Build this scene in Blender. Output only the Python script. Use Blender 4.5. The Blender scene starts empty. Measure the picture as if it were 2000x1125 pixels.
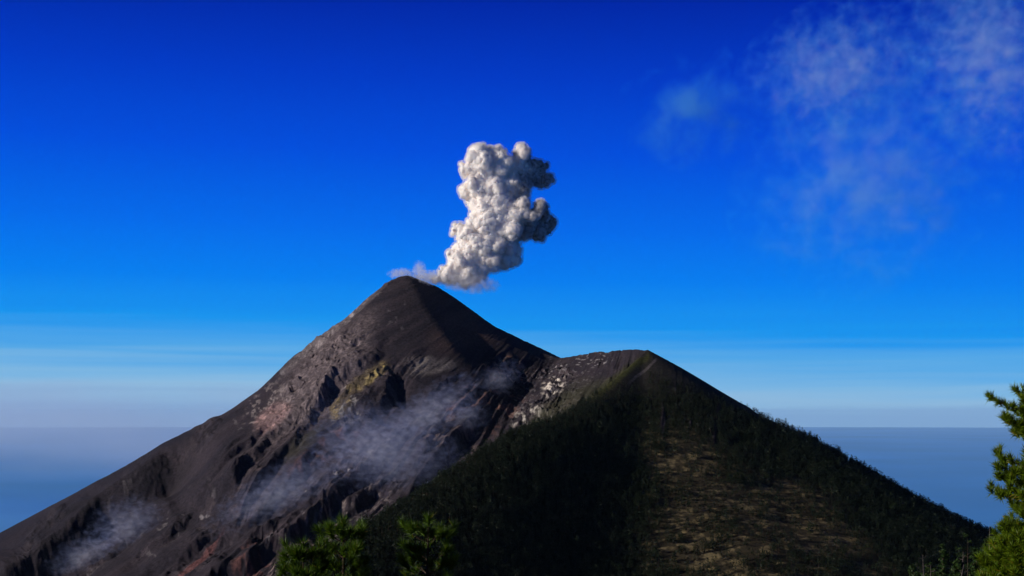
import bpy, bmesh, math, random
import numpy as np
from math import radians, sin, cos, pi

# ------------------------------------------------------------------ camera, world, sun
SC = bpy.context.scene
W0, F0, V0 = 2000.0, 3000.0, 806.0      # frame width, focal length and eye level row of the lens, in photograph pixels
cam_d = bpy.data.cameras.new('camera'); cam = bpy.data.objects.new('camera', cam_d)
SC.collection.objects.link(cam); SC.camera = cam
cam_d.sensor_width = 36; cam_d.lens = 54
cam_d.shift_y = (V0 - 562.5) / 2000.0
cam_d.clip_start = 0.3; cam_d.clip_end = 900000
cam.location = (0, 0, 0); cam.rotation_euler = (radians(90), 0, 0)

SUN = np.array([-0.90, -0.27, 0.305]); SUN /= np.linalg.norm(SUN)
sun_el = math.asin(SUN[2]); sun_rot = math.atan2(SUN[0], SUN[1])
sd = bpy.data.lights.new('sun', 'SUN'); sd.energy = 4.2; sd.angle = radians(0.5); sd.color = (1.0, 0.93, 0.86)
so = bpy.data.objects.new('sun', sd); SC.collection.objects.link(so)
from mathutils import Vector, Matrix
so.rotation_euler = Vector(SUN.tolist()).to_track_quat('Z', 'Y').to_euler()

def s2l(c):
    return tuple((x/255/12.92) if x/255 <= .04045 else ((x/255+.055)/1.055)**2.4 for x in c)

world = bpy.data.worlds.new('World'); SC.world = world; world.use_nodes = True
nt = world.node_tree; N = nt.nodes; L = nt.links; N.clear()
out = N.new('ShaderNodeOutputWorld'); bg = N.new('ShaderNodeBackground')
sky = N.new('ShaderNodeTexSky'); sky.sky_type = 'NISHITA'; sky.sun_disc = False
sky.sun_elevation = sun_el; sky.sun_rotation = sun_rot; sky.altitude = 3600
skm = N.new('ShaderNodeVectorMath'); skm.operation = 'SCALE'; skm.inputs['Scale'].default_value = 0.05
L.new(sky.outputs[0], skm.inputs[0])
tc = N.new('ShaderNodeTexCoord'); sep = N.new('ShaderNodeSeparateXYZ'); L.new(tc.outputs['Generated'], sep.inputs[0])
mr = N.new('ShaderNodeMapRange'); mr.inputs['From Min'].default_value = 0; mr.inputs['From Max'].default_value = 0.6
# thin streaks of high cloud low over the horizon
mp = N.new('ShaderNodeMapping'); mp.inputs['Scale'].default_value = (1.5, 1.5, 60)
L.new(tc.outputs['Generated'], mp.inputs['Vector'])
nz = N.new('ShaderNodeTexNoise'); nz.inputs['Scale'].default_value = 2.3; nz.inputs['Detail'].default_value = 7; nz.inputs['Distortion'].default_value = .35
L.new(mp.outputs[0], nz.inputs['Vector'])
ad = N.new('ShaderNodeMath'); ad.operation = 'MULTIPLY_ADD'; ad.inputs[1].default_value = -0.034; ad.inputs[2].default_value = 0.0
fdn = N.new('ShaderNodeMapRange'); fdn.inputs['From Min'].default_value = .03; fdn.inputs['From Max'].default_value = .10; fdn.inputs['To Min'].default_value = 1; fdn.inputs['To Max'].default_value = 0
L.new(sep.outputs['Z'], fdn.inputs['Value']); cen = N.new('ShaderNodeMath'); cen.operation = 'SUBTRACT'; cen.inputs[1].default_value = .5; L.new(nz.outputs['Fac'], cen.inputs[0])
cm = N.new('ShaderNodeMath'); cm.operation = 'MULTIPLY'; L.new(cen.outputs[0], cm.inputs[0]); L.new(fdn.outputs[0], cm.inputs[1]); L.new(cm.outputs[0], ad.inputs[0])
ad2 = N.new('ShaderNodeMath'); ad2.operation = 'ADD'; L.new(sep.outputs['Z'], ad2.inputs[0]); L.new(ad.outputs[0], ad2.inputs[1])
ad3 = N.new('ShaderNodeMath'); ad3.operation = 'MULTIPLY_ADD'; ad3.inputs[1].default_value = .02; L.new(sep.outputs['X'], ad3.inputs[0]); L.new(ad2.outputs[0], ad3.inputs[2])
L.new(ad3.outputs[0], mr.inputs['Value'])
ramp = N.new('ShaderNodeValToRGB'); ramp.color_ramp.interpolation = 'EASE'
stops = [(0.0, (132, 174, 216)), (.010, (144, 188, 224)), (.022, (122, 182, 228)), (.036, (84, 168, 232)), (.055, (20, 148, 238)), (.085, (0, 126, 240)),
         (.118, (0, 106, 235)), (.166, (0, 78, 222)), (.213, (0, 58, 200)), (.26, (0, 38, 168)), (.42, (0, 10, 62)), (.6, (0, 4, 36))]
cr = ramp.color_ramp
ramp.color_ramp.interpolation = 'LINEAR'
for i, (p, c) in enumerate(stops):
    e = cr.elements[i] if i < 2 else cr.elements.new(p/.6)
    if i < 2: e.position = p/.6
    e.color = (*s2l(c), 1)
for p, c in stops:
    for e in cr.elements:
        if abs(e.position - p/.6) < 1e-4: e.color = (*s2l(c), 1)
L.new(mr.outputs[0], ramp.inputs[0])
mx = N.new('ShaderNodeMix'); mx.data_type = 'RGBA'; mx.inputs['Factor'].default_value = 0.996
L.new(skm.outputs[0], mx.inputs[6]); L.new(ramp.outputs[0], mx.inputs[7])
L.new(mx.outputs[2], bg.inputs['Color']); bg.inputs['Strength'].default_value = 1.0
L.new(bg.outputs[0], out.inputs[0])

SC.view_settings.view_transform = 'Standard'; SC.view_settings.look = 'None'
SC.view_settings.exposure = 0; SC.view_settings.gamma = 1
SC.render.engine = 'CYCLES'
SC.cycles.use_denoising = True
SC.cycles.max_bounces = 6; SC.cycles.volume_bounces = 3; SC.cycles.transparent_max_bounces = 16
SC.cycles.volume_max_steps = 256

# ------------------------------------------------------------------ helpers
COL = SC.collection
def tag(o, label=None, cat=None, group=None, kind=None):
    if label: o['label'] = label
    if cat: o['category'] = cat
    if group: o['group'] = group
    if kind: o['kind'] = kind
    return o

def empty(name, loc):
    o = bpy.data.objects.new(name, None); COL.objects.link(o); o.location = loc; o.empty_display_size = .3
    return o

def mesh_np(name, co, tris=None, quads=None, smooth=False, mats=(), mat_idx=None):
    me = bpy.data.meshes.new(name)
    faces = tris if tris is not None else quads
    k = faces.shape[1]; nf = len(faces)
    me.vertices.add(len(co)); me.vertices.foreach_set('co', np.ascontiguousarray(co, np.float32).ravel())
    me.loops.add(nf*k); me.loops.foreach_set('vertex_index', np.ascontiguousarray(faces, np.int32).ravel())
    me.polygons.add(nf); me.polygons.foreach_set('loop_start', np.arange(0, nf*k, k, dtype=np.int32))
    if mat_idx is not None: me.polygons.foreach_set('material_index', np.ascontiguousarray(mat_idx, np.int32))
    for m in mats: me.materials.append(m)
    me.update(calc_edges=True)
    me.polygons.foreach_set('use_smooth', np.full(nf, bool(smooth)))
    return me

def link(name, me, parent=None, loc=None):
    o = bpy.data.objects.new(name, me); COL.objects.link(o)
    if parent: o.parent = parent
    if loc is not None: o.location = loc
    return o

def color_attr(me, rgb, name='Col'):
    a = me.attributes.new(name, 'FLOAT_COLOR', 'POINT')
    buf = np.ones((len(rgb), 4), np.float32); buf[:, :3] = rgb
    a.data.foreach_set('color', buf.ravel())

def _h(ix, iy, iz, seed):
    h = (ix*np.int64(374761393) + iy*np.int64(668265263) + iz*np.int64(2147483647 % 1274126177) + seed*np.int64(974634777)) & 0xFFFFFFFF
    h = ((h ^ (h >> 13))*np.int64(1274126177)) & 0xFFFFFFFF
    h = h ^ (h >> 16)
    return (h & 0xFFFF).astype(np.float32)/32767.5 - 1
def vnoise(x, y, seed=0):                    # 2-D value noise in -1..1
    xi = np.floor(x).astype(np.int64); yi = np.floor(y).astype(np.int64)
    fx = (x-xi).astype(np.float32); fy = (y-yi).astype(np.float32)
    fx = fx*fx*fx*(fx*(fx*6-15)+10); fy = fy*fy*fy*(fy*(fy*6-15)+10)
    a = _h(xi, yi, 0, seed); b = _h(xi+1, yi, 0, seed); c = _h(xi, yi+1, 0, seed); d = _h(xi+1, yi+1, 0, seed)
    return (a+(b-a)*fx) + ((c+(d-c)*fx)-(a+(b-a)*fx))*fy
def vnoise3(x, y, z, seed=0):
    xi = np.floor(x).astype(np.int64); yi = np.floor(y).astype(np.int64); zi = np.floor(z).astype(np.int64)
    fx = (x-xi).astype(np.float32); fy = (y-yi).astype(np.float32); fz = (z-zi).astype(np.float32)
    fx = fx*fx*(3-2*fx); fy = fy*fy*(3-2*fy); fz = fz*fz*(3-2*fz)
    r = []
    for k in (0, 1):
        a = _h(xi, yi, zi+k, seed); b = _h(xi+1, yi, zi+k, seed); c = _h(xi, yi+1, zi+k, seed); d = _h(xi+1, yi+1, zi+k, seed)
        r.append((a+(b-a)*fx) + ((c+(d-c)*fx)-(a+(b-a)*fx))*fy)
    return r[0]+(r[1]-r[0])*fz
def fbm(x, y, octv=4, seed=0, gain=.5, lac=2.03):
    s = 0; a = 1; t = 0
    for i in range(octv):
        s = s + a*vnoise(x*lac**i+17.3*i, y*lac**i-9.1*i, seed+i); t += a; a *= gain
    return s/t
def ridged(x, y, octv=4, seed=0, gain=.55, lac=2.07):
    s = 0; a = 1; t = 0
    for i in range(octv):
        n = 1-np.abs(vnoise(x*lac**i+5.7*i, y*lac**i+3.3*i, seed+i))*1.6
        s = s + a*n; t += a; a *= gain
    return s/t
def sst(a, b, x):
    t = np.clip((x-a)/(b-a), 0, 1); return t*t*(3-2*t)
def smax(a, b, k):
    h = np.clip(.5+.5*(a-b)/k, 0, 1); return b+(a-b)*h + k*h*(1-h)
def px(u, v, y): return ((u-1000)/F0*y, y, (V0-v)/F0*y)

# ------------------------------------------------------------------ terrain heights
CONE = (-200.0, 3000.0)
FAR = [(2000, -820), (4000, -1600), (9000, -2950), (16000, -3800)]
cone_prof = {   # azimuth in degrees (0 right, -90 towards the viewpoint): radius, height
    180: [(0, 269), (20, 264), (36, 259), (100, 206), (160, 156), (240, 92), (300, 28), (340, 2), (395, -22), (470, -56), (540, -99), (660, -164), (800, -239), (1200, -430)] + FAR,
    -135: [(0, 269), (18, 259), (40, 246), (100, 205), (200, 130), (300, 55), (400, -20), (600, -150), (900, -330), (1300, -560)] + FAR,
    -90: [(0, 269), (14, 260), (40, 243), (100, 206), (200, 136), (300, 62), (400, -22), (600, -170), (900, -350), (1300, -580)] + FAR,
    -45: [(0, 269), (14, 260), (40, 245), (100, 208), (200, 140), (300, 66), (400, -16), (600, -165), (900, -300), (1300, -540)] + FAR,
    0: [(0, 269), (30, 264), (60, 252), (82, 236), (150, 181), (210, 140), (300, 80), (400, 0), (600, -150), (900, -330), (1300, -560)] + FAR,
    90: [(0, 262), (60, 240), (120, 190), (300, 70), (600, -120), (1200, -480)] + FAR,
}
def radial(prof, cx, cy, X, Y):
    dx = X-cx; dy = Y-cy; r = np.hypot(dx, dy); th = np.degrees(np.arctan2(dy, dx))
    ks = sorted(prof); ks = [ks[-1]-360] + ks + [ks[0]+360]
    full = lambda k: prof[k] if k in prof else (prof[k+360] if k+360 in prof else prof[k-360])
    z = np.full(X.shape, -9999.0)
    for a, b in zip(ks[:-1], ks[1:]):
        m = (th >= a) & (th <= b)
        if not m.any(): continue
        pa = np.array(full(a)); pb = np.array(full(b)); t = (th[m]-a)/(b-a); t = t*t*(3-2*t)
        z[m] = np.interp(r[m], pa[:, 0], pa[:, 1])*(1-t) + np.interp(r[m], pb[:, 0], pb[:, 1])*t
    return z
def seg_ridge(pts, sl_left, sl_right, X, Y):
    """height of a two-sided ridge along 3-D points; slopes differ by side"""
    best = np.full(X.shape, -9999.0)
    for (x0, y0, z0), (x1, y1, z1) in zip(pts[:-1], pts[1:]):
        ex, ey = x1-x0, y1-y0; l2 = ex*ex+ey*ey
        t = np.clip(((X-x0)*ex+(Y-y0)*ey)/l2, 0, 1)
        qx = X-(x0+t*ex); qy = Y-(y0+t*ey); d = np.hypot(qx, qy)
        side = ex*qy-ey*qx
        best = np.maximum(best, z0+t*(z1-z0) - d*np.where(side > 0, sl_left, sl_right))
    return best
PK = px(1264, 684, 2600)
def branch(az, pts, tail):
    c, s = cos(radians(az)), sin(radians(az)); o = [(0, PK[2])]
    for u, v in pts:
        k = (u-1000)/F0; r = (k*PK[1]-PK[0])/(c-k*s); y = PK[1]+r*s
        o.append((r, (V0-v)/F0*y))
    r0, z0 = o[-1]
    for r, dz in tail: o.append((r0+r, z0-dz))
    return o
spur = branch(-120, [(1240, 706), (1200, 742), (1150, 782), (1080, 824), (1000, 855), (940, 893), (860, 943), (780, 988), (700, 1043)], [(300, 90), (900, 300), (4000, 1500), (9000, 3000)])
right = branch(-4, [(1285, 694), (1330, 718), (1380, 747), (1480, 809), (1560, 852), (1640, 896), (1720, 943), (1800, 988), (1860, 1018), (1930, 1052)], [(600, 260), (2000, 850), (8000, 2700)])
def scaled(pts): return pts
peak_prof = {
    -120: spur,
    -134: [(0, PK[2]), (40, 62), (400, -260), (1500, -900), (9000, -3700)],
    -172: [(0, PK[2]), (60, 60), (300, -90), (1500, -900), (9000, -3700)],
    90: [(0, PK[2]-2), (100, 60), (400, -120), (1500, -700), (9000, -3700)],
    40: [(0, PK[2]-1), (100, 46), (400, -145), (1500, -760), (9000, -3700)],
    -4: right,
    -50: [(0, PK[2]), (15, 98), (100, 50), (300, -60), (600, -205), (1000, -380), (1500, -540), (4000, -1600), (9000, -3700)],
    -96: [(0, PK[2]), (20, 96), (100, 47), (300, -52), (600, -190), (1000, -360), (1500, -520), (4000, -1500), (9000, -3700)],
}
saddle = [px(1040, 690, 2960), px(1095, 699, 2900), px(1150, 691, 2800), px(1200, 685, 2710), px(1235, 682, 2650), PK]

def base_heights(X, Y):
    cone = radial(cone_prof, *CONE, X, Y)
    # two steep faces turned to the right, with a fan of ash between them
    face1 = 269-.61*(X+200)+.45*(Y-3000)
    cone = -smax(-cone, -face1, 5)
    Xp = X+55; Yp = np.minimum(Y-2990, 0); bk = .55*np.maximum(Y-2990, 0)
    steep = -.36*np.maximum(0, -95-Yp)-bk
    fan = -smax(-(178-.36*Xp+.33*Yp+steep), -(178-.475*Xp+.25*Yp+steep), 4)
    fan = -smax(-fan, -(204+.60*(Xp+80)+.33*Yp+steep), 10)
    cone = smax(cone, fan, 6)
    rid = seg_ridge(saddle, .62, .60, X, Y)
    rid2 = seg_ridge(saddle, .60, .62, X, Y)
    back = smax(cone, np.maximum(rid, rid2), 14)
    peak = radial(peak_prof, PK[0], PK[1], X, Y)
    return back, peak

RID = []   # rock ribs on the slope: (points in photo pixels on the face, height, width of lit side, width of steep side)
RID.append(([(752, 655), (725, 690), (690, 705), (655, 735), (610, 790), (575, 850), (530, 905), (480, 965), (430, 1015)], 15, 34, 16))
RID.append(([(802, 541), (785, 542), (765, 547), (745, 562)], 4.5, 7, 5))
RID.append(([(428, 816), (405, 828), (378, 840)], 6, 10, 8))
RID.append(([(405, 828), (340, 858), (270, 912), (190, 965), (110, 1035), (30, 1100), (-60, 1170)], 38, 30, 28))
RID.append(([(560, 717), (610, 665), (660, 632), (705, 596), (765, 545)], 5, 12, 7))
RID.append(([(755, 708), (760, 740), (740, 775), (700, 800)], 24, 46, 26))
RID.append(([(540, 800), (500, 850), (430, 905), (360, 970), (300, 1020)], 8, 22, 12))
RID.append(([(660, 880), (600, 905), (540, 960), (500, 990)], 6, 26, 12))
RID.append(([(770, 930), (715, 950), (690, 985), (640, 1000), (590, 1050), (520, 1090)], 13, 28, 20))
RID.append(([(560, 1010), (500, 1040), (455, 1060), (400, 1110)], 9, 22, 16))
RID.append(([(870, 830), (840, 850), (835, 890)], 12, 16, 10))
RID.append(([(470, 1000), (400, 1020), (330, 1080), (280, 1130)], 8, 26, 14))
RID.append(([(830, 690), (800, 715), (770, 720)], 5, 14, 8))
RID.append(([(905, 728), (860, 745), (830, 770)], 4, 14, 7))
RID.append(([(1010, 700), (975, 712), (955, 735)], 7, 14, 9))
RID.append(([(1110, 735), (1085, 745), (1070, 765)], 6, 12, 8))
RID.append(([(1080, 795), (1045, 800), (1010, 820)], 6, 12, 8))
RID.append(([(290, 960), (200, 1020), (120, 1085)], 9, 22, 14))
RID.append(([(640, 960), (580, 1000), (530, 1050)], 8, 22, 12))

def ell(U, V, u, v, ru, rv, rot=0, soft=.35):
    c, s = cos(radians(rot)), sin(radians(rot)); du, dv = U-u, V-v
    a = (du*c-dv*s)/ru; b = (du*s+dv*c)/rv
    return 1-sst(1-soft, 1+soft, np.hypot(a, b))

def build_terrain():
    un = np.concatenate([np.linspace(-9000, -300, 60)[:-1], np.arange(-300, -20, 8), np.arange(-20, 2020, 1.35), np.arange(2020, 2300, 8), np.linspace(2300, 11000, 60)])
    yn = np.concatenate([np.linspace(1100, 1640, 60)[:-1], np.arange(1640, 1900, 3.0), np.arange(1900, 3010, 1.55), np.arange(3010, 3400, 8), np.linspace(3400, 19000, 90)])
    U0, Y = np.meshgrid(un, yn); X = (U0-1000)/F0*Y
    back, peak = base_heights(X, Y)
    # photo-space coordinates of the undisturbed face, used only to lay out where rock, ash, green and the painted shade stand
    Vb = V0-back/Y*F0; Ub = U0
    wu = fbm(X*.012, Y*.012, 4, 11)*22; wv = fbm(X*.012, Y*.012, 4, 31)*22
    U = Ub+wu*.6; V = Vb+wv*.6
    win = ((U0 > -60) & (U0 < 2060)).astype(np.float32)
    dx, dy = 1330-Ub, Vb-330
    ang = np.arctan2(dy, dx); rp = np.hypot(dx, dy)
    ang = ang + vnoise(rp*.012, ang*5, 3)*.012
    # ---- rough and smooth ground
    rough = sst(-.02, .4, fbm(ang*20, rp*.007, 4, 5))*sst(560, 760, Vb+.25*(900-Ub)*(Ub < 900))
    rock = np.zeros_like(X)
    for e in [(620, 745, 150, 46, 47), (560, 800, 70, 36, 45), (700, 770, 75, 45, 40), (760, 735, 60, 30, 35), (840, 715, 50, 22, 0), (980, 735, 60, 45, 20), (1090, 730, 95, 22, 15),
              (1060, 790, 70, 32, 20), (880, 850, 75, 55, 45), (480, 920, 160, 30, 42), (640, 980, 200, 60, 40), (730, 990, 110, 50, 40), (540, 1080, 120, 50, 38), (850, 900, 60, 30, 30),
              (655, 640, 130, 9, 41), (500, 940, 140, 25, 45), (300, 1000, 170, 20, 38), (420, 1050, 130, 26, 40), (130, 1040, 120, 50, 35), (250, 910, 120, 26, 33), (940, 790, 60, 50, 40)]:
        rock = np.maximum(rock, ell(U, V, *e))
    smooth = np.zeros_like(X)
    for e in [(830, 610, 110, 62, -20), (900, 660, 100, 40, 35), (430, 880, 120, 40, 40), (330, 960, 130, 26, 42), (580, 870, 60, 24, 42), (800, 790, 120, 18, 42), (880, 700, 110, 20, 42),
              (450, 830, 60, 18, 33), (230, 1050, 120, 24, 42), (1150, 720, 60, 14, -10)]:
        smooth = np.maximum(smooth, ell(U, V, *e))
    R = np.clip(np.maximum(rock*(.25+.75*sst(-.45, .1, fbm(ang*26, rp*.012, 3, 8))), rough*.6)*(1-.95*smooth), 0, 1)
    # ---- relief
    n1 = ridged(ang*34, rp*.010, 4, 21)             # gullies that run down the fall line
    A_ = ang*600; bend = fbm(A_*.012, rp*.006, 3, 7)*1.3
    iso = np.maximum(ell(U, V, 620, 745, 160, 56, 47), np.maximum(ell(U, V, 720, 760, 90, 60, 40), ell(U, V, 1060, 760, 130, 70, 20)))[...]
    n2 = iso*ridged(X*.035+fbm(X*.02, Y*.02, 3, 7)*1.2, back*.045, 5, 41) + (1-iso)*ridged(A_*.040+bend, rp*.0105+bend*.4, 5, 43)
    n3 = iso*fbm(X*.11, Y*.11, 4, 51) + (1-iso)*fbm(A_*.14, rp*.05, 4, 53)
    big = ridged(A_*.0135+bend*.5, rp*.0022, 3, 47)
    vsil = np.interp(Ub, [-100, 0, 140, 260, 330, 405, 460, 560, 700, 765, 800, 1100], [1100, 1045, 970, 905, 862, 830, 805, 717, 600, 545, 538, 538])
    edge = sst(-4, 24, Vb-vsil)
    lower = sst(740, 880, Vb)*(1-.45*smooth)*edge
    n4 = fbm(ang*150, rp*.016, 3, 61)
    dz = R*(7.5*(n1-.45)+9.5*(n2-.5)+2.2*n3) + (1-R)*(.55*n4+.5*(n1-.45)*sst(600, 700, Vb)+.3*n3)
    fade = sst(4, 34, np.hypot(X-CONE[0], Y-CONE[1]))*.85+.15
    def ribs(w, sd, wob):                               # long lava ribs: gentle on one side, a steep wall on the other
        t = A_/w + wob*fbm(rp*.0022, A_*.004, 2, sd) + wob*.16*fbm(rp*.02, A_*.02, 3, sd+5); k = np.floor(t); t = t-k
        return t*(1-sst(.80, 1, t))*(.35+.65*sst(-.5, .5, vnoise(k*3.7+rp*.0045, k*1.3, sd+9)))
    dz = dz + lower*(8*(sst(.25, .85, big)-.5) + 30*ribs(66, 401, .9) + 9*ribs(24, 421, .8)-10) + (1-lower)*R*edge*5*ribs(20, 431, .7)
    dz = dz*fade
    dome = np.zeros_like(X)
    Uw = Ub+wu*.5+fbm(X*.05, Y*.05, 3, 71)*7; Vw = Vb+wv*.5+fbm(X*.05, Y*.05, 3, 81)*7
    for pts, h, wl, wr in RID:
        bd = np.full(X.shape, 1e9); bs = np.zeros(X.shape); bt = np.zeros(X.shape)
        m = (Uw > min(p[0] for p in pts)-150) & (Uw < max(p[0] for p in pts)+150) & (Vw > min(p[1] for p in pts)-150) & (Vw < max(p[1] for p in pts)+150)
        q_ = .22 if h > 18 else 1.0
        uu, vv = Ub[m]+(Uw-Ub)[m]*q_, Vb[m]+(Vw-Vb)[m]*q_; d_ = np.full(uu.shape, 1e9); s_ = np.zeros(uu.shape); t_ = np.zeros(uu.shape)
        n = len(pts)-1
        for i, ((a, b), (c, d)) in enumerate(zip(pts[:-1], pts[1:])):
            ex, ey = c-a, d-b; tt = np.clip(((uu-a)*ex+(vv-b)*ey)/(ex*ex+ey*ey), 0, 1)
            qx = uu-(a+tt*ex); qy = vv-(b+tt*ey); dd = np.hypot(qx, qy); k = dd < d_
            d_[k] = dd[k]; s_[k] = (ex*qy-ey*qx)[k]; t_[k] = (i+tt[k])/n
        cx_, cy_ = pts[-1][0]-pts[0][0], pts[-1][1]-pts[0][1]; tg = np.clip(((uu-pts[0][0])*cx_+(vv-pts[0][1])*cy_)/(cx_*cx_+cy_*cy_), 0, 1)
        env = np.clip(np.sin(tg*pi), 0, 1)**.6*(.7+.3*vnoise(tg*6, tg*0+3, 91)) if h < 30 else sst(0, .22, tg)*sst(0, .1, 1-tg)*(.9+.1*vnoise(tg*12, tg*0+3, 91))
        up_, dn_ = (.10, 1.75) if h > 30 else ((.42, 1.95) if h > 18 else (1.0, 1.75))
        f = np.where(s_ > 0, np.exp(-d_/wl), 0)*up_              # upper-left side: gentle
        g = np.where(s_ <= 0, up_-dn_*sst(0, wr, d_), 0)*np.where(s_ <= 0, np.exp(-np.maximum(d_-wr, 0)/(wr*(1.2 if h < 18 else (2.0 if h < 30 else 4.5)))), 0)
        add = (f+g)*h*env*(edge[m] if h > 18 else 1)
        dome[m] += add
    dz = dz+dome
    dz = dz*win
    Zb = back+dz
    # ---- forested side
    f1 = fbm(X*.006, Y*.006, 4, 101); fz = 7*f1+1.6*fbm(X*.03, Y*.03, 3, 111)
    az = np.degrees(np.arctan2(Y-PK[1], X-PK[0])); rr = np.hypot(X-PK[0], Y-PK[1])
    fz = fz+fbm(az*.10, rr*.003, 3, 121)*3*sst(60, 400, rr)
    fz = fz*sst(30, 250, rr)*win
    Zf = peak+fz
    Z = smax(Zb, Zf, 5)
    forest = Zf > Zb
    # ---- colours (own colour of ash, rock, moss, plus shade painted in at the lower left)
    c = np.empty(X.shape+(3,), np.float32)
    tone = fbm(ang*75, rp*.008, 5, 131)*1.2
    ash = np.array([.018, .0145, .0195]); ash2 = np.array([.033, .025, .030])
    t = np.clip(.5+.8*tone, 0, 1)[..., None]; c[:] = ash*(1-t)+ash2*t
    def mixc(mask, col, k=1.0):
        c[:] = c*(1-(mask*k)[..., None]) + np.array(col, np.float32)*(mask*k)[..., None]
    ZQ = back*1.5; spk = sst(.05, .45, fbm(X*.15, ZQ*.15, 4, 141)); spk2 = sst(.0, .4, fbm(X*.055+ZQ*.02, ZQ*.07, 4, 151)); spk3 = sst(.30, .5, fbm(X*.22, ZQ*.3, 3, 161))
    mixc(R*spk2, (.062, .047, .050), .8)
    mixc(ell(U, V, 930, 640, 90, 45, 20), (.078, .048, .040), .55)
    mixc(ell(U, V, 620, 740, 150, 46, 47)*(.45+.55*spk), (.20, .155, .15), .8)
    mixc(ell(U, V, 520, 795, 50, 40, 45)*spk, (.24, .20, .185), .7)
    mixc(ell(U, V, 532, 815, 40, 22, 45)*(.4+.6*spk), (.34, .20, .18), .85)
    mixc(ell(U, V, 655, 640, 140, 9, 41)*(.4+.6*spk), (.24, .20, .19), .75)
    yel = np.maximum(ell(U, V, 713, 735, 52, 17, 42), ell(U, V, 665, 790, 26, 22, 60)*.8)
    mixc(yel*(.25+.75*spk2), (.24, .18, .075), .85)
    mixc(ell(U, V, 735, 725, 28, 8, 45)*spk, (.40, .30, .10), .75)
    mixc(ell(U, V, 680, 800, 34, 20, 40)*spk, (.26, .24, .22), .7)
    mixc(ell(U, V, 835, 712, 50, 18, 0)*sst(.1, .6, n1), (.20, .17, .15), .7)
    mixc(ell(U, V, 990, 725, 46, 26, -15)*spk2, (.30, .15, .09), .75)
    mixc(ell(U, V, 1000, 722, 30, 22, -30)*spk, (.42, .30, .22), .7)
    mixc(ell(U, V, 965, 790, 60, 40, 40)*spk2, (.17, .085, .06), .6)
    mixc(ell(U, V, 905, 780, 40, 20, 40)*spk, (.24, .12, .08), .6)
    mixc(ell(U, V, 1125, 713, 75, 10, 12)*spk3, (.40, .37, .36), .6)
    mixc(ell(U, V, 1083, 752, 24, 14, 20)*spk, (.66, .58, .48), .95)
    mixc(ell(U, V, 1045, 805, 42, 16, 10)*spk, (.50, .45, .38), .85)
    mixc(ell(U, V, 1080, 760, 90, 60, 30)*spk3, (.20, .18, .18), .5)
    mixc(ell(U, V, 880, 860, 60, 45, 45)*spk2, (.15, .11, .10), .6)
    mixc(ell(U, V, 640, 870, 90, 16, 42)*spk2, (.17, .09, .08), .7)
    mixc(ell(U, V, 360, 1090, 90, 8, 44), (.14, .055, .05), .7)
    mixc(ell(U, V, 480, 1110, 60, 26, 50)*spk2, (.14, .06, .05), .7)
    mixc(ell(U, V, 600, 1050, 120, 26, 40)*spk, (.26, .19, .16), .7)
    mixc(ell(U, V, 700, 1000, 110, 36, 40)*spk, (.17, .14, .13), .6)
    mixc(ell(U, V, 590, 865, 46, 16, 45), (.045, .042, .028), .5)
    mixc(ell(U, V, 1000, 870, 100, 22, 38)*spk2, (.055, .06, .03), .7)
    mixc(ell(U, V, 620, 1030, 40, 20, 40)*spk2, (.05, .06, .03), .5)
    mixc(win*ell(U, V, 560, 880, 420, 260, 38, .3)*sst(.42, .6, fbm(A_*.10, rp*.07, 4, 163))*sst(.15, .5, fbm(A_*.02, rp*.008, 3, 167))*(.2+.8*R), (.36, .32, .31), .7)
    mixc(np.maximum(ell(U, V, 210, 970, 190, 52, 36), ell(U, V, 90, 1080, 130, 60, 40))*(.5+.5*sst(-.2, .3, n1-.4)), (.011, .009, .012), .75)  # deep shade of the lower-left slope, painted in as near-black colour
    # moss and grass under the second summit
    gm = np.maximum(ell(U, V, 1195, 762, 105, 24, 38), ell(U, V, 1100, 790, 90, 26, 32)*.7)
    mixc(gm, (.034, .034, .014), .9)
    # forest floor and crest
    k = np.clip((Zf-Zb)/3+.5, 0, 1)
    Vf = V0-Z/Y*F0
    cf = np.empty_like(c); cf[:] = (.006, .007, .003)
    def mixf(mask, col, kk=1.0):
        cf[:] = cf*(1-(mask*kk)[..., None]) + np.array(col, np.float32)*(mask*kk)[..., None]
    uf = U0+fbm(X*.02, Y*.02, 3, 171)*16; vf = Vf+fbm(X*.02, Y*.02, 3, 181)*12
    top = 1-sst(735, 800, vf-.10*(1264-U0))
    mixf(top, (.022, .019, .016), 1)
    ridgegreen = 1-sst(4, 16, np.abs((vf-(700+(1270-U0)*.72)+6)))
    mixf(ridgegreen*sst(1130, 1180, U0)*(1-sst(1262, 1276, U0)), (.040, .042, .011), .9)
    path = 1-sst(1.6, 3.6, np.abs((Vf-(700+(1284-U0)*.86))/1.3+vnoise(U0*.05, U0*0, 5)*2.5))
    mixf(path*sst(1222, 1240, U0)*(1-sst(1279, 1286, U0))*1.0, (.095, .08, .075), .8)
    clear = clearing(uf, vf)
    gr = sst(-.1, .4, fbm(X*.09, Y*.09, 4, 191)); gr2 = fbm(X*.4, Y*.4, 2, 195)*.5+.5
    mixf(clear, (.040, .032, .017), .95); mixf(clear*gr, (.20, .155, .075), .85); mixf(clear*(1-gr2)*.6, (.04, .03, .018), .8)
    crest = (1-sst(0, 9, np.abs(Zf-Zb)))*(U0 < 1130)
    mixf(crest*.8, (.16, .13, .09), .7)
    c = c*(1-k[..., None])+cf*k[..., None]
    # ---- two sheets from one grid
    nr, nc = X.shape; idx = np.arange(nr*nc).reshape(nr, nc)
    quads = np.stack([idx[:-1, :-1], idx[:-1, 1:], idx[1:, 1:], idx[1:, :-1]], -1).reshape(-1, 4)
    fl = forest.ravel(); isf = fl[quads].sum(1) >= 2
    P = np.stack([X, Y, Z], -1).reshape(-1, 3); C = c.reshape(-1, 3)
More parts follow.
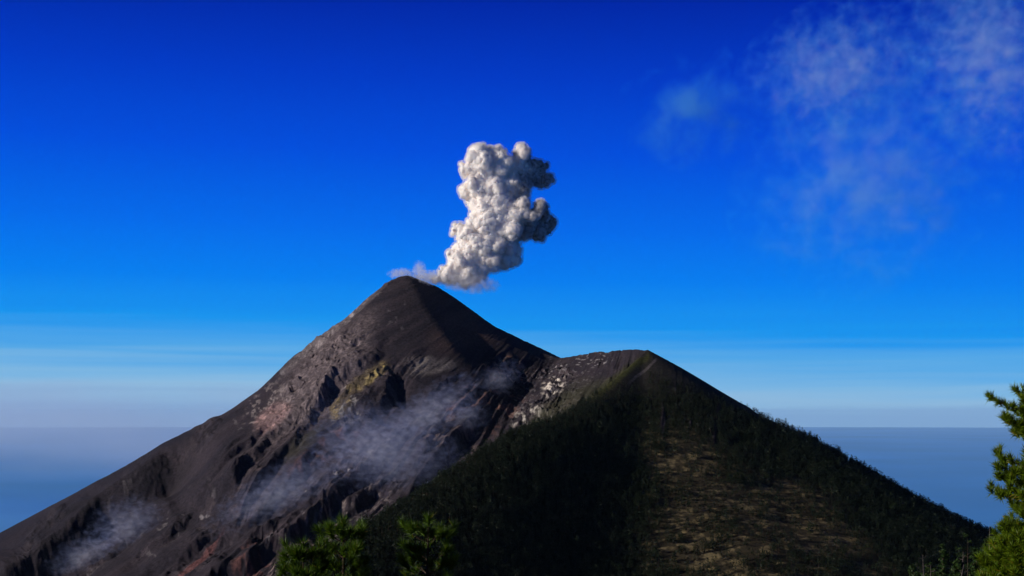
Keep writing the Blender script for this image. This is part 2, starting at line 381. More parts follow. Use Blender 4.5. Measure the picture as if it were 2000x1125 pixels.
    for nm, sel, lab in (('volcano', ~isf, 'bare dark ash and lava slopes of the smoking cone'), ('forested_hill', isf, 'dark wooded slope of the nearer summit with a dry grass clearing')):
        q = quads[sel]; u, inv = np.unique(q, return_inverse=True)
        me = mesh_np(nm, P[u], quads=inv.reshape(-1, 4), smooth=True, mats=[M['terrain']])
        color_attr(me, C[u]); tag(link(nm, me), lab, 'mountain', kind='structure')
    return X, Y, Z, forest, un, yn

def clearing(u, v):
    m = ell(u, v, 1390, 918, 165, 50, -22, .5)
    for e in [(1335, 905, 115, 38, -10), (1500, 1000, 220, 70, -22), (1450, 1090, 240, 60, -8), (1560, 1010, 160, 60, -28), (1640, 1090, 120, 45, -20), (1330, 1010, 60, 90, 0)]:
        m = np.maximum(m, ell(u, v, *e, .5))
    return m

# ------------------------------------------------------------------ materials
M = {}
def mat(name):
    m = bpy.data.materials.new(name); m.use_nodes = True; M[name] = m
    return m, m.node_tree.nodes, m.node_tree.links, m.node_tree.nodes['Principled BSDF']

m, n, l, b = mat('terrain')
at = n.new('ShaderNodeAttribute'); at.attribute_name = 'Col'
tx = n.new('ShaderNodeTexCoord')
nn = n.new('ShaderNodeTexNoise'); nn.inputs['Scale'].default_value = .22; nn.inputs['Detail'].default_value = 6; nn.inputs['Roughness'].default_value = .68
l.new(tx.outputs['Object'], nn.inputs['Vector'])
rg = n.new('ShaderNodeMapRange'); rg.inputs['From Min'].default_value = .32; rg.inputs['From Max'].default_value = .68
rg.inputs['To Min'].default_value = .5; rg.inputs['To Max'].default_value = 1.55; l.new(nn.outputs['Fac'], rg.inputs['Value'])
vm = n.new('ShaderNodeVectorMath'); vm.operation = 'SCALE'; l.new(at.outputs['Color'], vm.inputs[0]); l.new(rg.outputs[0], vm.inputs['Scale'])
l.new(vm.outputs[0], b.inputs['Base Color']); b.inputs['Roughness'].default_value = .95; b.inputs['Specular IOR Level'].default_value = .15
bp = n.new('ShaderNodeBump'); bp.inputs['Strength'].default_value = .45; bp.inputs['Distance'].default_value = 1.6
l.new(nn.outputs['Fac'], bp.inputs['Height']); l.new(bp.outputs[0], b.inputs['Normal'])

def foliage(name, c1, c2, scale=.6, trans=.0, rough=.6):
    m, n, l, b = mat(name)
    oi = n.new('ShaderNodeNewGeometry'); cr = n.new('ShaderNodeValToRGB')
    cr.color_ramp.elements[0].color = (*c1, 1); cr.color_ramp.elements[1].color = (*c2, 1); cr.color_ramp.elements[1].position = .93
    e = cr.color_ramp.elements.new(.97); e.color = (c2[0]*1.3, c2[1]*.62, c2[2], 1)
    l.new(oi.outputs['Random Per Island'], cr.inputs[0])
    l.new(cr.outputs[0], b.inputs['Base Color']); b.inputs['Roughness'].default_value = rough; b.inputs['Specular IOR Level'].default_value = .2
    if trans:
        tr = n.new('ShaderNodeBsdfTranslucent'); l.new(cr.outputs[0], tr.inputs['Color'])
        ms = n.new('ShaderNodeMixShader'); ms.inputs[0].default_value = trans
        l.new(b.outputs[0], ms.inputs[1]); l.new(tr.outputs[0], ms.inputs[2]); l.new(ms.outputs[0], n['Material Output'].inputs[0])
    return m
foliage('far_needles', (.0015, .006, .001), (.010, .020, .003))
foliage('mid_needles', (.010, .026, .004), (.035, .070, .012), trans=.15)
foliage('pine_needles', (.020, .05, .003), (.10, .18, .008), trans=.25, rough=.45)
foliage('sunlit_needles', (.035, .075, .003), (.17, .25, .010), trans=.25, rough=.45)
def plain(name, c, rough=.9, nscale=None, var=.4, detail=5):
    m, n, l, b = mat(name); b.inputs['Roughness'].default_value = rough; b.inputs['Specular IOR Level'].default_value = .2
    tx = n.new('ShaderNodeTexCoord'); nn = n.new('ShaderNodeTexNoise'); nn.inputs['Scale'].default_value = nscale or 1; nn.inputs['Detail'].default_value = detail
    l.new(tx.outputs['Object'], nn.inputs['Vector']); cr = n.new('ShaderNodeValToRGB')
    cr.color_ramp.elements[0].position = .3; cr.color_ramp.elements[1].position = .7
    cr.color_ramp.elements[0].color = (*[x*(1-var) for x in c], 1); cr.color_ramp.elements[1].color = (*[x*(1+var) for x in c], 1)
    l.new(nn.outputs['Fac'], cr.inputs[0]); l.new(cr.outputs[0], b.inputs['Base Color'])
    bp = n.new('ShaderNodeBump'); bp.inputs['Strength'].default_value = .5; l.new(nn.outputs['Fac'], bp.inputs['Height']); l.new(bp.outputs[0], b.inputs['Normal'])
    return m
plain('bark', (.07, .045, .03), nscale=12)
plain('dead_wood', (.085, .072, .062), nscale=4)
plain('hill_grass', (.035, .035, .015), nscale=.15)
plain('sea', (.05, .33, .84), rough=.6, nscale=.00004, var=.15, detail=3)
M['sea'].node_tree.nodes['Principled BSDF'].inputs['Specular IOR Level'].default_value = .3

# ------------------------------------------------------------------ setting
sea_z = -3700.0
ring = [(0.0, 0.0)]; co = [(0, 0, sea_z)]
radii = [20000, 60000, 150000, 400000]; K = 96
for r in radii:
    for i in range(K): co.append((r*cos(2*pi*i/K), r*sin(2*pi*i/K), sea_z))
fs = []
for i in range(K): fs.append((0, 1+i, 1+(i+1) % K))
for j in range(len(radii)-1):
    for i in range(K):
        a = 1+j*K+i; b_ = 1+j*K+(i+1) % K; fs.append((a, a+K, b_+K)); fs.append((a, b_+K, b_))
me = mesh_np('sea', np.array(co), tris=np.array(fs), mats=[M['sea']])
tag(link('sea', me), 'hazy blue lowland and sea reaching to the horizon', 'sea', kind='structure')

X, Y, Z, forest, un, yn = build_terrain()
def ground_at(x, y):
    x = np.asarray(x, float); y = np.asarray(y, float); u = x/y*F0+1000
    j = np.clip(np.searchsorted(un, u)-1, 0, len(un)-2); i = np.clip(np.searchsorted(yn, y)-1, 0, len(yn)-2)
    a = (u-un[j])/(un[j+1]-un[j]); c = (y-yn[i])/(yn[i+1]-yn[i])
    return (Z[i, j]*(1-a)+Z[i, j+1]*a)*(1-c)+(Z[i+1, j]*(1-a)+Z[i+1, j+1]*a)*c, forest[i, j]

def hill_z(x, y):
    x = np.asarray(x, float); y = np.asarray(y, float)
    main = -2-.36*np.maximum(y, -60)
    rdg = -2.4-.112*np.maximum(y, -60)-.45*np.maximum(0, y-520)-.85*np.maximum(0, .305*y-x)-.0*x
    z = smax(main, rdg, 2.0)
    n = fbm(x*.02, y*.02, 4, 201)*3*np.clip(np.hypot(x, y)/200, .02, 1)
    return z+n
xs = np.linspace(-700, 900, 200); ys = np.linspace(-150, 1400, 200)
HX, HY = np.meshgrid(xs, ys); HZ = hill_z(HX, HY)
idx = np.arange(HX.size).reshape(HX.shape)
me = mesh_np('hillside', np.stack([HX, HY, HZ], -1).reshape(-1, 3), quads=np.stack([idx[:-1, :-1], idx[:-1, 1:], idx[1:, 1:], idx[1:, :-1]], -1).reshape(-1, 4), smooth=True, mats=[M['hill_grass']])
tag(link('hillside', me), 'dark grassy hillside falling away below the viewpoint', 'hillside', kind='structure')

# ------------------------------------------------------------------ forest trees
rng = np.random.default_rng(5)
def small_tree(seed, ntri=70, shape='cone', leaf=.85):
    """unit-ish tree: trunk of four sides and a crown of leaf clumps; height 1"""
    r = np.random.default_rng(seed); V = []; T = []; mi = []
    for k in range(3):                                    # trunk
        a0, a1 = 2*pi*k/3, 2*pi*(k+1)/3
        i = len(V); V += [(.022*cos(a0), .022*sin(a0), -.08), (.022*cos(a1), .022*sin(a1), -.08), (0, 0, .8)]; T.append((i, i+1, i+2)); mi.append(1)
    lean = r.normal(0, .03, 2); nb = r.integers(4, 8); dirs = r.uniform(0, 2*pi, nb)
    for k in range(ntri):
        h = r.uniform(.16, 1.0)**.85
        if shape == 'cone': R = .25*(1-h)**.75+.035
        elif shape == 'round': R = .27*math.sqrt(max(0, 1-((h-.62)/.42)**2))+.03
        else: R = .20*(1-abs(h-.55))**1.3+.05
        R *= .75+.5*math.sin(h*19+seed)**2
        a = dirs[r.integers(nb)]+r.normal(0, .5) if r.random() < .7 else r.uniform(0, 2*pi)
        q = R*math.sqrt(r.uniform(.15, 1)); c = np.array([q*cos(a)+lean[0]*h, q*sin(a)+lean[1]*h, h+r.normal(0, .02)])
        s = leaf*.135*r.uniform(.6, 1.3)*(1.15-.6*h)
        for _ in range(1):
            d = r.normal(0, 1, (3, 3)); d /= np.linalg.norm(d, axis=1)[:, None]; d[:, 2] *= .75
            i = len(V); V += [tuple(c+d[0]*s), tuple(c+d[1]*s), tuple(c+d[2]*s)]; T.append((i, i+1, i+2)); mi.append(0)
    return np.array(V), np.array(T), np.array(mi)
variants = [small_tree(s, 78, sh) for s, sh in ((1, 'cone'), (2, 'cone'), (3, 'open'), (4, 'round'), (5, 'cone'), (6, 'round'), (7, 'open'), (8, 'cone'))]

n = 110000
ty = rng.uniform(1650, 2640, n); tu = rng.uniform(560, 2010, n); tx_ = (tu-1000)/F0*ty
keep = rng.random(n) < (ty/2640)                         # even density on the ground
tz, isf = ground_at(tx_, ty)
tv = V0-tz/ty*F0
vv_ = tv+fbm(tx_*.02, ty*.02, 3, 181)*12; uu_ = tu+fbm(tx_*.02, ty*.02, 3, 171)*16
cl = clearing(uu_, vv_)
dens = .85*(1-cl*(.90-.34*sst(-.15, .45, fbm(tx_*.022, tz*.05, 3, 333))))
dens *= .75+.5*fbm(tx_*.012, ty*.012, 3, 301)
treeline = 690+(1264-tu)*.10
crest_v = np.where(tu < 1264, 748+(1264-tu)*.0, 715+(tu-1264)*.42)
top = sst(0, 30, tv-crest_v); dens *= np.where(top > 0, .1+.9*top, 0)
dens *= np.where(tu > 1480, 1.0, 1.0)
keep &= isf & (rng.random(n) < dens) & (tv < 1210)
tx_, ty, tz, tu, tv, cl = [a[keep] for a in (tx_, ty, tz, tu, tv, cl)]
hh = rng.uniform(7.5, 14, len(ty))*(.55+.45*sst(690, 900, tv))*(1+.1*(cl > .5))
hh *= .8+.45*(rng.random(len(ty)) < .12)
print('forest trees', len(ty))
shows = hh/ty*(tv-hh/ty*F0*.5 < 1125)*((tu > -5) & (tu < 2005))
# trees that stand clear against the air beyond the right-hand edge of the hill
order = np.argsort(-shows); near = set(order[:250].tolist())
for i in near: pass
def place(i_list):
    VV = []; TT = []; MI = []; off = 0
    for i in i_list:
        v, t, mi = variants[rng.integers(len(variants))]; a = rng.uniform(0, 2*pi); c, s = cos(a), sin(a); h = hh[i]; w = h*rng.uniform(.85, 1.35)
        p = np.stack([(v[:, 0]*c-v[:, 1]*s)*w+tx_[i], (v[:, 0]*s+v[:, 1]*c)*w+ty[i], v[:, 2]*h+tz[i]], 1)
        VV.append(p); TT.append(t+off); MI.append(mi); off += len(v)
    return np.concatenate(VV), np.concatenate(TT), np.concatenate(MI)
rest = [i for i in range(len(ty)) if i not in near]
v, t, mi = place(rest)
me = mesh_np('distant_forest', v, tris=t, mats=[M['far_needles'], M['bark']], mat_idx=mi)
tag(link('distant_forest', me), 'dense dark green pine forest covering the slope of the nearer summit', 'forest', kind='stuff')
vm_ = []
for k, (v, t, mi) in enumerate(variants): vm_.append(mesh_np('forest_tree', v, tris=t, mats=[M['far_needles'], M['bark']], mat_idx=mi))
for i in near:
    o = link('forest_tree', vm_[rng.integers(len(vm_))]); w = hh[i]*rng.uniform(.85, 1.35)
    o.location = (tx_[i], ty[i], tz[i]); o.scale = (w, w, hh[i]); o.rotation_euler = (0, 0, rng.uniform(0, 6.28))
    if cl[i] > .5:
        if tu[i] < 1480: tag(o, 'small dark tree scattered over the left half of the dry grass clearing', 'tree', 'trees on the left of the clearing')
        else: tag(o, 'small dark tree scattered over the right half of the dry grass clearing', 'tree', 'trees on the right of the clearing')
    elif tu[i] < 960: tag(o, 'small dark green tree in the tip of the wood running down beside the bare slope', 'tree', 'trees in the lower left tip of the wood')
    elif tu[i] < 1130: tag(o, 'small dark green tree deep in the close wood, midway from bare slope to clearing', 'tree', 'trees in the middle of the close wood')
    elif tu[i] < 1300: tag(o, 'small dark green tree in the close wood just left of the dry clearing', 'tree', 'trees of the close wood left of the clearing')
    else: tag(o, 'small dark green tree on the wooded slope beside and right of the clearing', 'tree', 'trees of the wood right of the clearing')
# trees on the skyline of the wooded hill
# (each one outlined against the pale blue air)
sky_u = list(range(1450, 1932, 6))
cnt = 0
for q, u in enumerate(sky_u):
    u = u+rng.uniform(-4, 4); yy = np.arange(2150, 2640, 3.0); xx = (u-1000)/F0*yy; zz, ff = ground_at(xx, yy)
    k = int(np.argmax(zz/yy)); h = rng.uniform(4.5, 8.5)*(.55+.5*(u-1470)/460)*(1.6 if rng.random() < .12 else 1)
    o = link('skyline_tree', vm_[rng.integers(len(vm_))]); w = h*rng.uniform(.9, 1.3)
    o.location = (xx[k], yy[k]-2, zz[k]-.6); o.scale = (w, w, h); o.rotation_euler = (0, 0, rng.uniform(0, 6.28))
    part = 'upper' if u < 1640 else ('middle' if u < 1790 else 'lowest')
    tag(o, 'small tree outlined against the pale air on the %s stretch of the right skyline' % part, 'tree', 'trees along the %s right skyline' % part)

# ------------------------------------------------------------------ trees with parts
def tube(V, T, pts, rad, sides=6):
    """tapered tube through points"""
    base = None
    for j, (p, r) in enumerate(zip(pts, rad)):
        p = np.array(p); d = np.array(pts[min(j+1, len(pts)-1)])-np.array(pts[max(j-1, 0)]); d = d/(np.linalg.norm(d)+1e-9)
        a = np.cross(d, (0.3, .9, .1)); a /= np.linalg.norm(a); b = np.cross(d, a)
        i0 = len(V)
        for k in range(sides):
            an = 2*pi*k/sides; V.append(tuple(p+(a*cos(an)+b*sin(an))*r))
        if base is not None:
            for k in range(sides):
                k2 = (k+1) % sides
                T.append((base+k, base+k2, i0+k2)); T.append((base+k, i0+k2, i0+k))
        base = i0
def tuft(V, T, c, ax, length, n, r, spread=1.0, wd=.006):
    """brush of long pine needles round the end of a twig"""
    ax = ax/np.linalg.norm(ax)
    for _ in range(n):
        d = r.normal(0, 1, 3); d /= np.linalg.norm(d)
        d = ax*r.uniform(.15, 1.1)+d*spread*r.uniform(.5, 1); d[2] += .12; d /= np.linalg.norm(d)
        ln = length*r.uniform(.75, 1.15); s = np.cross(d, r.normal(0, 1, 3)); s /= np.linalg.norm(s)
        p0 = c-ax*length*r.uniform(0, .7); i = len(V)
        V += [tuple(p0+s*wd), tuple(p0-s*wd), tuple(p0+d*ln)]; T.append((i, i+1, i+2))
def pine(name, loc, height, crown_r, seed, label, needle=.17, whorls=12, per=6, lean=(0, 0), nn=46, wd=.007, start=.25, subs=5, shape=None, mat_n='pine_needles', rise=None):
    r = np.random.default_rng(seed); root = empty(name, loc)
    V = []; T = []; LV = []; LT = []
    ax = lambda h: np.array([lean[0]*h*h+.05*sin(h*5+seed), lean[1]*h*h+.05*cos(h*4+seed), height*h])
    hs = np.linspace(0, .985, 12); tube(V, T, [ax(h) for h in hs], [max(.012, .022*height*(1-h)**.9) for h in hs], 8)
    tuft(LV, LT, ax(1.0), np.array([0, 0, 1.]), needle*1.1, nn, r, wd=wd)
    BV = []; BT = []
    for w in range(whorls):
        h = start+(0.965-start)*(w+r.uniform(-.2, .2))/(whorls-1); h = min(h, .97)
        for k in range(per):
            a = 2*pi*(k+r.uniform(-.3, .3))/per+w*1.3
            ln = crown_r*((shape(h) if shape else (1-h)**.62)+.10)*r.uniform(.7, 1.15)
            up = rise if rise is not None else .25+.45*h; p0 = ax(h); pts = [p0]
            for s in (.35, .7, 1.0):
                pts.append(p0+np.array([cos(a)*ln*s, sin(a)*ln*s, ln*up*s*s+.02*r.normal()]))
            tube(BV, BT, pts, [.011*ln+.008, .008*ln+.006, .006, .004], 5)
            nt = max(2, int(round(subs*ln/crown_r*1.6)))
            for t_ in range(nt):
                s = .35+.65*(t_+r.uniform(0, .6))/nt; b = p0+np.array([cos(a)*ln*s, sin(a)*ln*s, ln*up*s*s])
                sa = a+r.choice((-1, 1))*r.uniform(.4, 1.1); tl = needle*r.uniform(.8, 1.9)*(1.2-s*.5)
                e = b+np.array([cos(sa)*tl, sin(sa)*tl, tl*r.uniform(.3, .9)])
                tube(BV, BT, [b, e], [.006, .004], 4); tuft(LV, LT, e, e-b+np.array([0, 0, .9*tl]), needle, nn, r, wd=wd, spread=.8)
            tuft(LV, LT, pts[-1], (pts[-1]-pts[-2])/np.linalg.norm(pts[-1]-pts[-2])+np.array([0, 0, .8]), needle, nn, r, wd=wd, spread=.8)
    link('trunk', mesh_np('trunk', np.array(V), tris=np.array(T), smooth=True, mats=[M['bark']]), root)
    link('branches', mesh_np('branches', np.array(BV), tris=np.array(BT), smooth=True, mats=[M['bark']]), root)
    link('crown', mesh_np('crown', np.array(LV), tris=np.array(LT), mats=[M[mat_n]]), root)
    tag(root, label, 'pine tree'); return root

def stand(u, v, y, H, sink=.3):
    """where a tree whose top shows at photo point (u, v) has its foot, H at least its height"""
    x, _, z = px(u, v, y); g = float(hill_z(x, y)); return (x, y, g-sink), z-g+sink

loc, h = stand(666, 1020, 32, 0); pine('pine_tree', loc, h, 1.25, 3, 'young pine with a narrow leading shoot, left of two at the bottom edge', whorls=25, per=5, start=.2, nn=110, wd=.008, subs=3, needle=.23)
loc, h = stand(835, 1014, 33, 0); pine('pine_tree', loc, h, 1.6, 8, 'darker young pine with flat tiers of needles, right of the two at the bottom edge', whorls=22, per=5, start=.2, nn=110, wd=.008, subs=3, needle=.23)
loc, h = stand(592, 1064, 31, 0); pine('pine_tree', loc, h, 1.0, 17, 'short round-topped pine with bright needles, left of the pine with a narrow leading shoot', whorls=25, per=5, start=.2, nn=110, wd=.008, subs=3, needle=.23)
loc, h = stand(2106, 690, 44, 0); pine('pine_tree', loc, h, 2.6, 21, 'large bright green pine reaching in at the right edge of the view', whorls=29, per=8, start=.12, nn=60, wd=.014, needle=.25, subs=11, mat_n='sunlit_needles', rise=.28,
    shape=lambda q: float(np.interp(q+.05, [.3, .40, .47, .56, .64, .71, .77, .83, .90, 1.0], [2.4, 1.9, 1.6, 2.15, 2.1, 1.45, 1.9, 2.05, 1.3, .3]))/2.6-.10)
loc, h = stand(2010, 1035, 40, 0); pine('pine_tree', loc, h, 1.6, 25, 'low sunlit pine below the large pine in the bottom right corner', whorls=28, per=8, start=.2, nn=60, wd=.012, needle=.22, subs=8, mat_n='sunlit_needles')

def mid_tree(u, v, y, seed, label, wide=.2, ntri=3400, nm='evergreen_tree', group=None, tone='mid_needles'):
    r = np.random.default_rng(seed); x, _, z = px(u, v, y); g = float(hill_z(x, y)); H = max(z-g, 6.0)+.5
    root = empty(nm, (x, y, g-.5)); V = []; T = []
    tube(V, T, [(0, 0, 0), (.1, 0, H*.4), (.0, .1, H*.75), (0, 0, H*.97)], [.3, .22, .12, .02], 7)
    LV = []; LT = []
    nb = 34
    for k in range(nb):
        h = .28+.70*k/nb+r.normal(0, .01); a = k*2.4+r.normal(0, .4); R = wide*H*(1.05-h)**.7*r.uniform(.55, 1.2)
        p0 = np.array([0, 0, H*h]); e = p0+np.array([cos(a)*R, sin(a)*R, R*r.uniform(.05, .5)])
        tube(V, T, [p0, (p0+e)/2+np.array([0, 0, -.05*R]), e], [.05, .035, .02], 4)
        for _ in range(int(ntri/nb)):
            s = math.sqrt(r.uniform(.1, 1)); c = p0*(1-s)+e*s+r.normal(0, .10*R+.13, 3)*np.array([1, 1, .55]); d = r.normal(0, 1, (3, 3)); d /= np.linalg.norm(d, axis=1)[:, None]
            q = r.uniform(.18, .42); i = len(LV); LV += [tuple(c+d[j]*q) for j in range(3)]; LT.append((i, i+1, i+2))
    for _ in range(90):
        c = np.array([0, 0, H*.97])+r.normal(0, .2, 3); d = r.normal(0, 1, (3, 3)); d /= np.linalg.norm(d, axis=1)[:, None]; i = len(LV); LV += [tuple(c+d[j]*.16) for j in range(3)]; LT.append((i, i+1, i+2))
    link('trunk', mesh_np('trunk', np.array(V), tris=np.array(T), smooth=True, mats=[M['bark']]), root)
    link('crown', mesh_np('crown', np.array(LV), tris=np.array(LT), mats=[M[tone]]), root)
    tag(root, label, 'tree', group)
G = 'evergreens at the foot of the right slope'
for a in [(1968, 1006, 330, 1, 'tall dark evergreen just left of the large pine, its top against the pale air', .22),
          (1925, 1052, 350, 2, 'dark evergreen directly behind the upright dead trunk at the right', .2),
          (1908, 1070, 300, 3, 'rounded dark evergreen left of the upright dead trunk at the right', .24),
          (1890, 1034, 620, 4, 'small evergreen on the notch where the right slope meets the near hill', .22),
          (1842, 1062, 340, 5, 'slender grey green conifer rising from the bottom edge near the leaning dead snag', .16),
          (1785, 1104, 260, 6, 'lowest bright green conifer tip at the bottom edge, furthest left of its neighbours', .2),
          (1945, 1085, 240, 7, 'bushy evergreen low in the corner below the tall dark evergreen', .26),
          (1870, 1092, 260, 8, 'broad evergreen between the dead snags near the bottom edge', .24),
          (1990, 1045, 280, 9, 'dark evergreen half hidden behind the large pine at the right', .24),
          (1815, 1098, 300, 10, 'small conifer between the bright tip and the slender conifer at the bottom edge', .2)]:
    mid_tree(*a[:5], wide=a[5], group=G)

def dead_tree(u, v, y, seed, label):
    r = np.random.default_rng(seed); x, _, z = px(u, v, y); g = float(hill_z(x, y)); H = max(z-g, 5)+.5
    root = empty('dead_tree', (x, y, g-.5)); V = []; T = []
    le = r.normal(0, .05, 2)*H
    tube(V, T, [(0, 0, 0), (le[0]*.3, 0, H*.35), (le[0]*.6, le[1]*.5, H*.7), (le[0], le[1], H)], [.16, .14, .11, .04], 7)
    link('trunk', mesh_np('trunk', np.array(V), tris=np.array(T), smooth=True, mats=[M['dead_wood']]), root)
    for k in range(9):
        V = []; T = []; h = r.uniform(.5, .97); a = r.uniform(0, 2*pi) if k > 3 else (0 if k % 2 else pi)+r.normal(0, .3)
        p0 = np.array([le[0]*h, le[1]*h*h, H*h]); R = r.uniform(.05, .16)*H*(1.2-h)+.4
        tube(V, T, [p0, p0+np.array([cos(a)*R*.6, sin(a)*R*.6, R*.05]), p0+np.array([cos(a)*R, sin(a)*R, R*r.uniform(-.1, .5)])], [.07, .05, .03], 4)
        link('bare_branch', mesh_np('bare_branch', np.array(V), tris=np.array(T), smooth=True, mats=[M['dead_wood']]), root)
    tag(root, label, 'dead tree', 'bare dead trunks at the right')
dead_tree(1932, 1028, 290, 1, 'tallest bare dead trunk with side branches, its tip against the pale air')
dead_tree(1879, 1077, 260, 2, 'bare dead snag with a forked tip, left of and below the tallest dead trunk')
dead_tree(1868, 1101, 230, 3, 'short leaning dead snag below the forked one')
dead_tree(1808, 1083, 270, 4, 'thin bare dead trunk furthest left at the bottom edge')
dead_tree(1821, 1103, 250, 5, 'thin short dead stem close beside the one furthest left')

# ------------------------------------------------------------------ smoke plume
def vol_mat(name, color, dens, scale, lo, hi, detail=5, stretch=(1, 1, 1), absorb=None, aniso=0.0, warp=.0, power=1.0, falloff=(1.0, .0), rough=.55, core=None, edge=-.42):
    """uneven thin cloud: density from noise times a soft fall-off towards the edge of a unit ball"""
    m = bpy.data.materials.new(name); m.use_nodes = True; n = m.node_tree.nodes; l = m.node_tree.links; n.clear()
    o = n.new('ShaderNodeOutputMaterial'); pv = n.new('ShaderNodeVolumePrincipled'); l.new(pv.outputs[0], o.inputs['Volume'])
    pv.inputs['Anisotropy'].default_value = aniso
    tc = n.new('ShaderNodeTexCoord'); mp = n.new('ShaderNodeMapping'); mp.inputs['Scale'].default_value = stretch
    geo = n.new('ShaderNodeNewGeometry')
    l.new(geo.outputs['Position'], mp.inputs['Vector'])
    nz = n.new('ShaderNodeTexNoise'); nz.inputs['Scale'].default_value = scale; nz.inputs['Detail'].default_value = detail; nz.inputs['Roughness'].default_value = rough; nz.inputs['Distortion'].default_value = warp
    l.new(mp.outputs[0], nz.inputs['Vector'])
    ln = n.new('ShaderNodeVectorMath'); ln.operation = 'LENGTH'; l.new(tc.outputs['Object'], ln.inputs[0])
    fo = n.new('ShaderNodeMapRange'); fo.inputs['From Min'].default_value = falloff[0]; fo.inputs['From Max'].default_value = falloff[1]; fo.inputs['To Min'].default_value = edge; fo.inputs['To Max'].default_value = 0.0
    l.new(ln.outputs['Value'], fo.inputs['Value'])
    a = n.new('ShaderNodeMath'); a.operation = 'ADD'; l.new(nz.outputs['Fac'], a.inputs[0]); l.new(fo.outputs[0], a.inputs[1])
    r = n.new('ShaderNodeMapRange'); r.inputs['From Min'].default_value = lo; r.inputs['From Max'].default_value = hi; r.inputs['To Min'].default_value = 0; r.inputs['To Max'].default_value = 1
    l.new(a.outputs[0], r.inputs['Value'])
    cc = n.new('ShaderNodeMix'); cc.data_type = 'RGBA'; cc.inputs[6].default_value = (*color, 1); cc.inputs[7].default_value = (*(core or color), 1)
    cf_ = n.new('ShaderNodeMapRange'); cf_.inputs['From Min'].default_value = .35; cf_.inputs['From Max'].default_value = .75; l.new(r.outputs[0], cf_.inputs['Value'])
    l.new(cf_.outputs[0], cc.inputs['Factor']); l.new(cc.outputs[2], pv.inputs['Color'])
    pw = n.new('ShaderNodeMath'); pw.operation = 'POWER'; pw.inputs[1].default_value = power; l.new(r.outputs[0], pw.inputs[0])
    mu = n.new('ShaderNodeMath'); mu.operation = 'MULTIPLY'; mu.inputs[1].default_value = dens; l.new(pw.outputs[0], mu.inputs[0])
    l.new(mu.outputs[0], pv.inputs['Density'])
    return m
def ball(name, c, r, rot, m, parent=None):
    bm = bmesh.new(); bmesh.ops.create_icosphere(bm, subdivisions=3, radius=1)
    me = bpy.data.meshes.new(name); bm.to_mesh(me); bm.free(); me.materials.append(m)
    o = link(name, me, parent); o.location = c; o.scale = r; o.rotation_euler = rot
    return o

BLOBS = [(930,306,20,0),(950,301,19,5),(968,302,17,0),(913,331,17,-4),(940,330,30,0),(975,325,28,0),(1021,303,16,12),(1011,313,13,8),
 (1005,338,26,14),(1032,330,20,22),(1053,332,15,26),(1067,350,14,24),(1050,352,17,26),(1075,345,7,22),
 (930,368,27,0),(960,366,34,4),(990,370,34,10),(1012,372,20,16),(911,371,11,-4),(1030,355,16,18),
 (942,400,27,0),(975,405,38,4),(1012,412,28,18),(1052,418,20,26),(1066,432,17,28),(1072,450,11,28),(1047,452,22,24),
 (1020,445,30,14),(985,440,38,4),(950,440,32,0),(915,452,19,-5),(889,449,12,-4),(903,460,14,-3),(900,452,13,-8),
 (925,472,30,0),(960,475,36,4),(992,485,22,12),(1001,506,14,14),(988,508,18,14),(955,500,30,6),(915,497,28,0),(890,512,22,-4),(876,527,15,-5),
 (908,527,22,0),(938,525,20,2),(962,516,16,8),(884,543,13,-2),(905,545,14,0),(928,541,13,2),(864,540,12,-5),(850,546,9,-4),(1058,320,9,20),(1044,318,9,16),(1082,440,5,24)]
for k in range(22):                      # curled ring of smoke
    a = radians(-20+k*220/21+0); BLOBS.append((1037+19*cos(a), 404+16*sin(a)+0, 7.5+1.5*math.sin(k*2.1), -17))
YP = 3010.0; S = YP/F0
bm = bmesh.new(); rb = random.Random(4)
for u, v, r, dep in BLOBS:
    c = Vector(px(u, v, YP+dep*1.2)); bmesh.ops.create_icosphere(bm, subdivisions=3, radius=r*S*.93, matrix=Matrix.Translation(c))
    if r > 10:
        for _ in range(int(3+r*.25)):         # billows on billows
            d = Vector((rb.gauss(0, 1), rb.gauss(0, 1)*.9-.25, rb.gauss(0, 1))).normalized(); q = r*rb.uniform(.28, .5)
            bmesh.ops.create_icosphere(bm, subdivisions=2, radius=q*S, matrix=Matrix.Translation(c+d*(r*.93-q*.35)*S))
me = bpy.data.meshes.new('tmp'); bm.to_mesh(me); bm.free()
tmp = bpy.data.objects.new('tmp', me); COL.objects.link(tmp)
md = tmp.modifiers.new('r', 'REMESH'); md.mode = 'VOXEL'; md.voxel_size = 1.15
m2_ = tmp.modifiers.new('s', 'SMOOTH'); m2_.factor = .6; m2_.iterations = 5
dg = bpy.context.evaluated_depsgraph_get(); me2 = bpy.data.meshes.new_from_object(tmp.evaluated_get(dg))
bpy.data.objects.remove(tmp)
nv = len(me2.vertices); co = np.empty(nv*3, np.float32); me2.vertices.foreach_get('co', co); co = co.reshape(-1, 3)
def normals(me):
    a = np.empty(len(me.vertices)*3, np.float32); me.vertex_normals.foreach_get('vector', a); return a.reshape(-1, 3)
